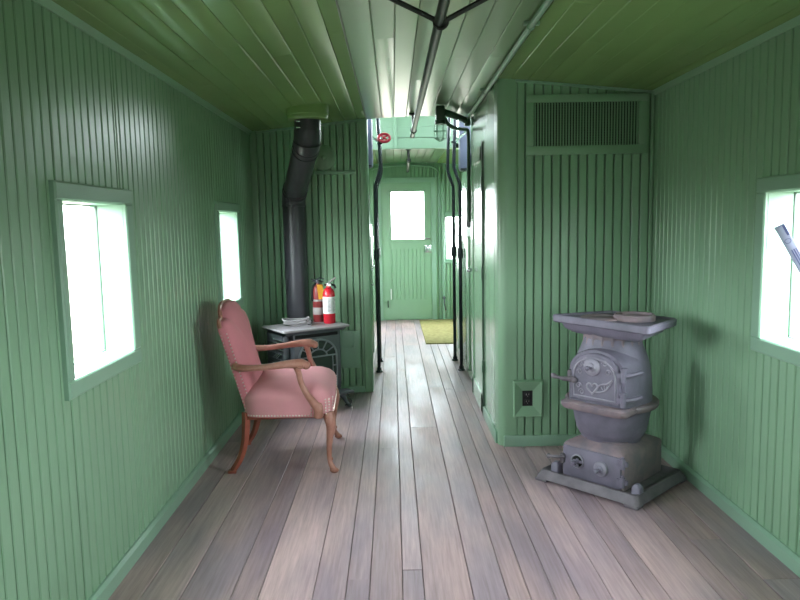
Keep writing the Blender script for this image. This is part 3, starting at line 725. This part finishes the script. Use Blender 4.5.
# ------------------------------------------------------------------ gas stove
G = thing('gas_stove', 'charcoal parlour stove with arched glass door behind the pink armchair', 'stove', (-.87, 5.003, 0), math.radians(33.4))
m = MB(); m.loft([rrect(-.262, .262, -.195, .178, .015, .598), rrect(-.268, .268, -.20, .182, .015, .604), rrect(-.264, .264, -.197, .180, .015, .613)]); m.build('top', 'gtop', G)
m = MB(); m.loft([rrect(-.235, .235, -.17, .160, .01, .575), rrect(-.25, .25, -.185, .172, .012, .598)]); m.build('top_moulding', 'gas', G)
m = MB(); m.box(-.185, .185, -.175, .172, .14, .58, bev=.006); m.build('body', 'gas', G)
m = MB(); m.box(-.235, -.185, -.12, .17, .16, .57, bev=.006)
for i in range(9): m.box(-.243, -.233, -.10, .15, .20 + i * .038, .205 + i * .038, bev=.001)
m.build('side_panel', 'gas', G)
m = MB(); m.box(.185, .225, -.12, .17, .16, .57, bev=.006); m.build('side_panel', 'gas', G)
for i in range(4):
    z = .535 - i * .022; m = MB(); m.tube([(-.245, -.13, z), (-.243, .03, z)], .0042, 6); m.build('side_louvre', 'chrome', G)
for i in range(3):
    m = MB(); m.tube([(-.246, -.10 + i * .03, .44), (-.243, -.02 + i * .03, .40)], .0042, 6); m.build('side_louvre', 'chrome', G)
m = MB(); m.box(-.17, .17, -.180, -.17, .548, .572, bev=.003); m.build('air_slot', 'hole', G)
# door frame with arch, fan grille
m = MB()
def arch2(hw, z0, zs, zt, y, k=16):
    out = [(-hw, y, z0), (hw, y, z0)]
    for i in range(k + 1):
        a = PI * i / k; out.append((hw * math.cos(a), y, zs + (zt - zs) * math.sin(a)))
    return out
m.box(-.183, .183, -.186, -.17, .155, .545, bev=.003); gd = m.build('door', 'gas', G)
m = MB(); m.loft([arch2(.145, .185, .41, .525, -.184), arch2(.145, .185, .41, .525, -.190)]); m.build('glass', 'glassdark', gd)
m = MB(); m.tube(arch2(.148, .182, .41, .530, -.192), .008, 6, closed=True)
m.tube([( -.145, -.194, .408), (.145, -.194, .408)], .006, 6)
m.tube([(.07 * math.cos(PI * i / 12), -.194, .408 + .052 * math.sin(PI * i / 12)) for i in range(13)], .006, 6)
for i in range(1, 6):
    a = PI * i / 6; m.tube([(.07 * math.cos(a), -.194, .408 + .052 * math.sin(a)), (.146 * math.cos(a), -.194, .41 + .118 * math.sin(a))], .005, 6)
for x in (-.115, .115): m.tube([(x, -.194, .185), (x, -.194, .405)], .005, 6)
for x in (-.13, .13):
    for z in (.25, .33): m.tube([(x - .015, -.194, z), (x + .015, -.194, z)], .005, 6)
m.build('fan_grille', 'gaslt', gd)
m = MB(); m.box(-.25, .25, -.262, -.15, .118, .136, bev=.006); m.box(-.19, .19, -.17, .17, .09, .14, bev=.004); m.build('ash_lip', 'gas', G)
for (x, y, s, q) in ((-.17, -.15, -1, -1), (.17, -.15, 1, -1), (-.17, .17, -1, 1), (.17, .17, 1, 1)):
    m = MB(); m.tube(smooth_path([(x, y, .11), (x + s * .035, y + q * .02, .085), (x + s * .05, y + q * .03, .05), (x + s * .065, y + q * .04, .02), (x + s * .075, y + q * .045, .010)], 4), lerp_list([.026, .022, .014, .013, .010], 4), 10)
    m.sphere((x + s * .072, y + q * .043, .012), .016, n=8, sc=(1, 1, .75)); m.build('leg', 'gas', G)
m = MB(); m.tube(smooth_path([(.20, -.23, .12), (.235, -.235, .06), (.24, -.21, .025), (.20, -.20, .02)], 4), .004, 6); m.build('gas_hose', 'blackpl', G)
m = MB(); m.tube([(.03, .165, .45), (.03, .183, .45)], .07, 20); m.build('flue_spigot', 'gas', G)

# ------------------------------------------------------------------ stovepipe
F = thing('stovepipe', 'black stovepipe rising behind the stove and bending up to the ceiling', 'stovepipe', (-.958, 5.288, 0))
p0, p1, p2, p3 = Vector((0, 0, .36)), Vector((-.006, 0, 1.56)), Vector((.190, -.613, 1.905)), Vector((.195, -.618, 2.07))
p1b, p2b = p1 + (p2 - p1) * .0, p2
m = MB(); m.tube([p0, p1 + Vector((0, 0, -.03))], .087, 28); m.build('lower_pipe', 'black', F)
dirv = (p2 - p1).normalized()
def elbow(a, b, c):
    a, b, c = Vector(a), Vector(b), Vector(c); return [a * (1 - t) ** 2 + b * 2 * t * (1 - t) + c * t * t for t in [i / 3 for i in range(4)]]
m = MB(); m.tube(elbow(p1 - Vector((0, 0, .07)), p1, p1 + dirv * .07), .090, 28); m.build('lower_elbow', 'black', F)
m = MB(); m.tube([p1 + dirv * .05, p2 - dirv * .05], .087, 28); m.build('slanted_pipe', 'black', F)
m = MB(); m.tube(elbow(p2 - dirv * .07, p2, p2 + Vector((0, 0, .07))), .090, 28); m.build('upper_elbow', 'black', F)
m = MB(); m.tube([p2 + Vector((0, 0, .05)), p3], .087, 28); m.build('upper_pipe', 'black', F)
m = MB()
for (c, d) in ((p1 - Vector((0, 0, .07)), Vector((0, 0, 1))), (p1 + dirv * .07, dirv), (p1 + dirv * .12, dirv), (p2 - dirv * .07, dirv), (p2 - dirv * .12, dirv), (p2 - dirv * .02, (dirv + Vector((0, 0, 1))).normalized())):
    T = Matrix.Translation(c) @ d.to_track_quat('Z', 'Y').to_matrix().to_4x4()
    m = MB(); m.lathe([(.0895, -.006), (.0935, -.003), (.0935, .003), (.0895, .006)], 28, T=T, caps=False); m.build('crimp_ring', 'black', F)
for z in (.02, .06):
    m = MB(); m.box(-.064, -.036, -.0845, -.072, z + .05, z + .058, bev=.001, T=Matrix.Translation(p2)); m.build('bright_clip', 'chrome', F)
zt = zc(-.77)
m = MB(); m.lathe([(.09, 2.035), (.128, 2.038), (.135, 2.046), (.135, 2.062), (.140, 2.066), (.140, zt + .012)], 36, T=Matrix.Translation((p3.x, p3.y, 0))); m.build('ceiling_collar', 'ceil', F)['label'] = 'green painted round ceiling collar'

# ------------------------------------------------------------------ fire extinguishers
def extinguisher(name, loc, rz, label, new):
    t_ = thing(name, label, 'fire extinguisher', loc, rz, 'fire extinguishers')
    if new: r, H = .045, .248
    else: r, H = .042, .262
    m = MB(); m.lathe([(r * .9, 0), (r, .006), (r, H * .87), (r * .93, H * .95), (r * .7, H * 1.03), (r * .36, H * 1.08), (r * .34, H * 1.13)], 28); m.build('cylinder', 'red' if new else 'oldred', t_)
    zt_ = H * 1.13
    m = MB(); m.lathe([(r * .34, zt_ - .004), (r * .42, zt_), (r * .42, zt_ + .018), (r * .3, zt_ + .024)], 14); m.build('valve', 'chrome' if new else 'gas', t_)
    if new:
        m = MB(); m.lathe([(r + .0008, H * .30), (r + .0012, H * .305), (r + .0012, H * .80), (r + .0008, H * .805)], 28, caps=False); lb = m.build('label', 'white', t_)
        m = MB()
        for i in range(11):
            z = H * .76 - i * .0095; wd = random.uniform(.35, .75)
            for a0 in (-.35, .55):
                vs = []
                for q in range(5):
                    a = -PI / 2 + a0 + q / 4 * wd * .9; vs += [((r + .0018) * math.cos(a), (r + .0018) * math.sin(a), z), ((r + .0018) * math.cos(a), (r + .0018) * math.sin(a), z - .0035)]
                m.add(vs, [[2 * q, 2 * q + 2, 2 * q + 3, 2 * q + 1] for q in range(4)])
        m.build('fine_print', 'print', lb, smooth=False)
    else:
        m = MB(); m.lathe([(r + .0008, H * .22), (r + .0012, H * .225), (r + .0012, H * .42), (r + .0008, H * .425)], 28, caps=False); m.build('label', 'silver', t_)
        m = MB(); m.lathe([(r + .001, H * .60), (r + .004, H * .61), (r + .004, H * .65), (r + .001, H * .66)], 28, caps=False); m.build('strap', 'silver', t_)
        m = MB(); m.loft([[(.0, -.049, .175), (.04, -.044, .175), (.04, -.046, .175), (.0, -.051, .175)], [(-.012, -.038, .285), (.034, -.036, .285), (.034, -.038, .285), (-.012, -.040, .285)]]); m.build('inspection_tag', 'yellow', t_)
        m = MB(); m.tube(smooth_path([(-.015, 0, .295), (-.037, -.01, .27), (-.046, -.015, .225), (-.047, -.02, .16)], 4), .008, 8); m.build('hose', 'blackpl', t_)
    m = MB(); 
    if new:
        m.tube(smooth_path([(-.022, 0, zt_ + .012), (0, 0, zt_ + .02), (.03, 0, zt_ + .042), (.056, 0, zt_ + .058)], 4), .006, 8, sx=1.5); m.build('squeeze_lever', 'silver', t_)
        m = MB(); m.tube([(-.03, 0, zt_ + .006), (.0, 0, zt_ + .012), (.045, 0, zt_ + .002), (.052, 0, zt_ - .02)], .008, 8, sx=1.3); m.build('carry_handle', 'blackpl', t_)
        m = MB(); m.lathe([(.012, 0), (.012, .006), (0, .007)], 12, T=Matrix.Translation((.008, -.014, zt_ + .008)) @ Matrix.Rotation(PI / 2, 4, 'X'), caps=False); m.build('gauge', 'white', t_)
    else:
        m.tube(smooth_path([(-.05, 0, zt_ + .03), (-.02, 0, zt_ + .02), (0, 0, zt_ + .03), (.02, 0, zt_ + .035), (.05, 0, zt_ + .026)], 4), .0045, 8); m.tube([(-.045, 0, zt_ + .012), (0, 0, zt_ + .014), (.045, 0, zt_ + .01)], .005, 8); m.build('squeeze_lever', 'gas', t_)
    return t_
extinguisher('fire_extinguisher', (-.700, 5.090, .613), math.radians(10), 'bright red fire extinguisher with white label on the stove top', True)
extinguisher('fire_extinguisher.001', (-.788, 5.175, .613), math.radians(10), 'older dull red fire extinguisher with yellow tag beside the stovepipe', False)
# coil on the stove top
t_ = thing('cable_coil', 'small coil of pale grey cable lying on the dark stove top', 'cable coil', (-.935, 4.985, .613))
m = MB(); pts = []
for i in range(110):
    a = i / 110 * 2 * PI * 3.1; rr = .090 + .012 * math.sin(i * .21)
    pts.append((rr * math.cos(a) * 1.12 + .004 * math.sin(i * .5), rr * math.sin(a), .010 + i / 110 * .046 + .005 * math.sin(i * .37)))
m.tube(pts, .0060, 8); m.build('cable', 'coil', t_)
m = MB(); m.torus((.095, 0, .028), .022, .004, 'y', 14, 6); m.build('tie', 'blackpl', t_)

# ------------------------------------------------------------------ armchair
A = thing('armchair', 'pink upholstered armchair with carved wooden arms facing the corridor', 'armchair', (-.86, 3.905, 0), math.radians(2.4))
# upholstered seat: crowned cushion over straight rails
m = MB(); rings = []
def seat_ring(q, z, dz=0):
    out = []
    for i in range(40):
        a = 2 * PI * i / 40; c, s = math.cos(a), math.sin(a)
        sx = math.copysign(abs(c) ** .28, c); sy = math.copysign(abs(s) ** .28, s)
        x = .045 + sx * (.245 - q); hw = (.27 + .045 * (x + .2) / .49) - q
        out.append((x, sy * hw, z + dz * 0))
    return out
for q, z in ((.004, .313), (.0, .318), (.0, .36), (-.004, .39), (-.005, .415), (.004, .44), (.025, .462), (.06, .480), (.11, .492), (.17, .498), (.235, .50)): rings.append(seat_ring(q, z))
m.loft(rings); m.build('seat', 'pinkl', A)
# backrest: outline in the plane of the back, then thickness and recline
out = []
hw0, hw1 = .235, .285
half = [(0, .612), (.08, .610), (.135, .600), (.168, .582), (.182, .560), (.190, .542), (.205, .536), (.225, .538), (.255, .534), (.274, .520), (.282, .495), (.272, .40), (.262, .30), (.250, .18), (.240, .06), (.235, 0)]
outline = [(y, z) for y, z in half] + [(-y, z) for y, z in half[::-1][0:-1]]
BA = math.radians(14.5)
def bk(y, z, d): # z along the back, d forward
    return (-.185 - z * math.sin(BA) + d * math.cos(BA), y, .320 + z * math.cos(BA) + d * math.sin(BA))
m = MB()
def bring(q, d):
    r_ = []
    for (y, z) in outline:
        cy, cz = 0, .30; ln = math.hypot(y - cy, z - cz); k_ = max(0, 1 - q / ln); r_.append(bk(cy + (y - cy) * k_, cz + (z - cz) * k_, d))
    return r_
m.loft([bring(.02, 0), bring(.004, .004), bring(0, .012), bring(0, .038), bring(.006, .052), bring(.03, .066), bring(.08, .078), bring(.15, .086), bring(.22, .089)])
bo = m.build('backrest', 'pink', A)
m = MB()
sp = [bk(y, z + .004, .018) for (y, z) in outline if z > .44]
l_ = [p for p in outline if p[1] > .44]
l_ = sorted(l_, key=lambda p: p[0]); m.tube(smooth_path([bk(y, z + .004, .018) for y, z in l_], 3), .011, 8); m.build('crest_rail', 'wood', A)
for s in (-1, 1):
    for g_, d_, q_ in ((.0015, .042, .0048), (.0025, .010, .004)):
        m = MB()
        for k_ in range(2, 48, 2):
            z = k_ / 100; f_ = min(.235 + .04 * (z / .42), .274); m.sphere(bk(s * (f_ + g_), z, d_), q_, n=6)
        m.build('nailhead_row', 'nail', A)
ring0 = [Vector(p) for p in seat_ring(-.001, .324)]
for i0, i1 in ((6, 14), (15, 25), (26, 34), (35, 45)):          # one row along each side of the seat
    m = MB(); ln = 0.0; nxt = 0.0
    for i in range(i0, i1):
        a, b = ring0[i % 40], ring0[(i + 1) % 40]; d = (b - a).length
        while nxt <= ln + d: m.sphere(a.lerp(b, (nxt - ln) / d), .0052, n=6); nxt += .0165
        ln += d
    m.build('nailhead_row', 'nail', A)
for s in (-1, 1):
    for xx, yy in ((.176, .3095), (.254, .3155), (.272, .306), (.290, .262)):
        m = MB()
        for i in range(6): m.sphere((xx, s * yy, .336 + i * .0155), .0046, n=6)
        m.build('nailhead_row', 'nail', A)
for s in (-1, 1):
    # armrest with scrolled knob
    ya = .285
    pth = smooth_path([bk(s * .268, .285, .03), (-.20, s * .292, .594), (-.12, s * .305, .594), (-.02, s * .315, .603), (.07, s * .318, .613), (.13, s * .318, .612), (.165, s * .316, .604)], 5)
    m = MB(); m.tube(pth, lerp_list([.017, .019, .016, .017, .022, .027, .018], 5), 12, sx=1.25)
    m.sphere((.158, s * .317, .603), .024, n=12, sc=(1.0, 1.2, .95)); m.sphere((.135, s * .317, .620), .012, n=8, sc=(2.2, 1.5, .8))
    m.torus((.13, s * .345, .606), .014, .004, 'y', 14, 6); m.build('armrest', 'wood', A)
    pth = smooth_path([(.105, s * .318, .605), (.118, s * .319, .56), (.128, s * .320, .51), (.155, s * .321, .45), (.190, s * .322, .40), (.215, s * .322, .36), (.212, s * .320, .318)], 5)
    m = MB(); m.tube(pth, lerp_list([.019, .016, .015, .017, .022, .026, .025], 5), 12)
    m.sphere((.222, s * .326, .372), .022, n=10, sc=(.9, .6, 1.3)); m.tube([p + Vector((0, s * .016, 0)) for p in pth[4:-6]], .004, 6); m.build('arm_support', 'wood', A)
    # front cabriole leg
    pth = smooth_path([(.262, s * .285, .335), (.272, s * .290, .30), (.278, s * .294, .26), (.270, s * .292, .19), (.264, s * .290, .12), (.268, s * .292, .06), (.286, s * .300, .022), (.298, s * .304, .008)], 5)
    m = MB(); m.tube(pth, lerp_list([.030, .032, .027, .018, .0145, .0135, .017, .010], 5), 12)
    for i in range(7):
        z = .275 - i * .033; px = .292 - .018 * math.sin(i / 6 * PI * .9); m.sphere((px - i * .001, s * (.300 - .0008 * i), z), .0085 - i * .0005, n=8, sc=(.8, .9, 1.7))
    m.sphere((.270, s * .313, .290), .019, n=10, sc=(1, .7, 1.4)); m.sphere((.29, s * .302, .016), .0195, n=10, sc=(1.3, 1.0, .8)); m.build('leg', 'wood', A)
    # rear sabre leg
    pth = smooth_path([(-.185, s * .232, .335), (-.188, s * .234, .26), (-.198, s * .236, .17), (-.225, s * .240, .08), (-.268, s * .245, .012)], 5)
    m = MB(); m.tube(pth, lerp_list([.026, .025, .022, .020, .019], 5), 4, sx=.9); m.box(-.292, -.248, s * .245 - .018, s * .245 + .018, 0, .018, bev=.004); m.build('leg', 'redwood', A)
m = MB(); m.box(-.19, .26, -.25, .25, .295, .318, bev=.004); m.build('seat_base', 'redwood', A)

# ------------------------------------------------------------------ stick in the right window
t_ = thing('wooden_stick', 'pale bluish printed wooden stick leaning across the right wall window', 'stick', (1.332, 2.742, 1.304))
ax = Vector((.021, -.452, -.447)).normalized(); vw = Vector((1.5435, 2.77, -.041)).normalized(); sd = vw.cross(ax).normalized(); sd = -sd if sd.x < 0 else sd; nx = ax.cross(sd)
T = Matrix.Identity(4)
for i, v in enumerate((ax, sd, nx)):
    for r_ in range(3): T[r_][i] = v[r_]
m = MB(); m.box(0, .598, -.019, .019, -.0035, .0035, bev=.0012, T=T); m.build('blade', 'stick', t_)
m = MB(); m.torus((.085, 0, 0), .011, .0012, 'z', 20, 5)
m.v = [tuple(T @ Vector((p[0], p[1], math.copysign(.0036, -nx.y) + (p[2]) * .3))) for p in m.v]
q_ = MB(); sgn = math.copysign(1, -nx.y)
for (a, b, c, d) in ((.006, .060, .008, .017), (.0, .004, -.017, .017), (.13, .30, -.006, -.002), (.13, .28, .002, .006), (.13, .31, .010, .013)):
    q_.box(a, b, c, d, sgn * .0034, sgn * .0040, T=T)
m.add(q_.v, q_.f); m.build('printed_mark', 'navy', t_)
# ------------------------------------------------------------------ camera
cam = bpy.data.cameras.new('camera'); co = bpy.data.objects.new('camera', cam); C.objects.link(co)
Rr = [[0.9997594694641901, -0.010693638577967145, -0.019148088955429517], [-0.02021837552783321, -0.11108129886750974, -0.9936056372288365], [0.008498264981556185, 0.9937537879856715, -0.11127078842370293]]
rt, dn, fw = map(Vector, Rr)
mw = Matrix.Identity(4)
for i, v in enumerate((rt, -dn, -fw)):
    for r_ in range(3): mw[r_][i] = v[r_]
mw.translation = (-0.2135, 0, 1.3449); co.matrix_world = mw
cam.sensor_fit = 'HORIZONTAL'; cam.sensor_width = 36; cam.lens = 686.26 * 36 / 800; cam.clip_start = .02
sc.camera = co

# ------------------------------------------------------------------ daylight: overcast sky over paler ground
wd = bpy.data.worlds.new('overcast'); sc.world = wd; wd.use_nodes = True; nt = wd.node_tree
bg = nt.nodes['Background']; tc = nt.nodes.new('ShaderNodeTexCoord'); sx = nt.nodes.new('ShaderNodeSeparateXYZ')
nt.links.new(tc.outputs['Generated'], sx.inputs[0])
mr = nt.nodes.new('ShaderNodeMapRange'); mr.inputs['From Min'].default_value = -1; mr.inputs['From Max'].default_value = 1
nt.links.new(sx.outputs['Z'], mr.inputs['Value'])
cr = nt.nodes.new('ShaderNodeValToRGB'); e = cr.color_ramp.elements
e[0].position = .0; e[0].color = (.09, .085, .075, 1); e[1].position = 1.0; e[1].color = (1.12, 1.22, 1.34, 1)
q = cr.color_ramp.elements.new(.47); q.color = (.14, .135, .12, 1); q = cr.color_ramp.elements.new(.53); q.color = (.95, 1.0, 1.06, 1)
nt.links.new(mr.outputs[0], cr.inputs[0]); nt.links.new(cr.outputs[0], bg.inputs['Color']); bg.inputs['Strength'].default_value = 27.0
# daylight portals in the window openings (sampling only, they give off no light)
def portal(loc, nrm, w_, h_):
    l = bpy.data.lights.new('window_portal', 'AREA'); l.shape = 'RECTANGLE'; l.size = w_; l.size_y = h_
    l.cycles.is_portal = True
    o = bpy.data.objects.new('window_portal', l); C.objects.link(o); o.location = loc
    o.rotation_euler = (-Vector(nrm)).to_track_quat('Z', 'Y').to_euler()
for a, b in WINL: portal((XL - .12, (a + b) / 2, (WZ0 + WZ1) / 2), (1, 0, 0), b - a, WZ1 - WZ0)
for a, b in WINR: portal((XR + .12, (a + b) / 2, (WZ0 + WZ1) / 2), (-1, 0, 0), b - a, WZ1 - WZ0)
for q in HE[1:] + [hole]: portal(((q[0] + q[1]) / 2, YE + .13, (q[2] + q[3]) / 2), (0, -1, 0), q[1] - q[0], q[3] - q[2])
for q in hk: portal(((q[0] + q[1]) / 2, YB - .13, (q[2] + q[3]) / 2), (0, 1, 0), q[1] - q[0], q[3] - q[2])
for q in hs:
    portal((XL - .08, (q[0] + q[1]) / 2, (q[2] + q[3]) / 2), (1, 0, 0), q[1] - q[0], q[3] - q[2]); portal((XR + .08, (q[0] + q[1]) / 2, (q[2] + q[3]) / 2), (-1, 0, 0), q[1] - q[0], q[3] - q[2])
for q in hf: portal(((q[0] + q[1]) / 2, YC1 + .07, (q[2] + q[3]) / 2), (0, -1, 0), q[1] - q[0], q[3] - q[2]); portal(((q[0] + q[1]) / 2, YPL - .01, (q[2] + q[3]) / 2), (0, 1, 0), q[1] - q[0], q[3] - q[2])
try:
    sc.cycles.max_bounces = 12; sc.cycles.diffuse_bounces = 8; sc.cycles.transparent_max_bounces = 16
    sc.cycles.sample_clamp_indirect = 6; sc.cycles.use_denoising = True; sc.cycles.denoiser = 'OPENIMAGEDENOISE'
    sc.cycles.caustics_reflective = False
except Exception as ex: print(ex)
vs = sc.view_settings; vs.view_transform = 'Standard'; vs.look = 'None'; vs.gamma = 1; vs.use_curve_mapping = False; vs.exposure = 0.45
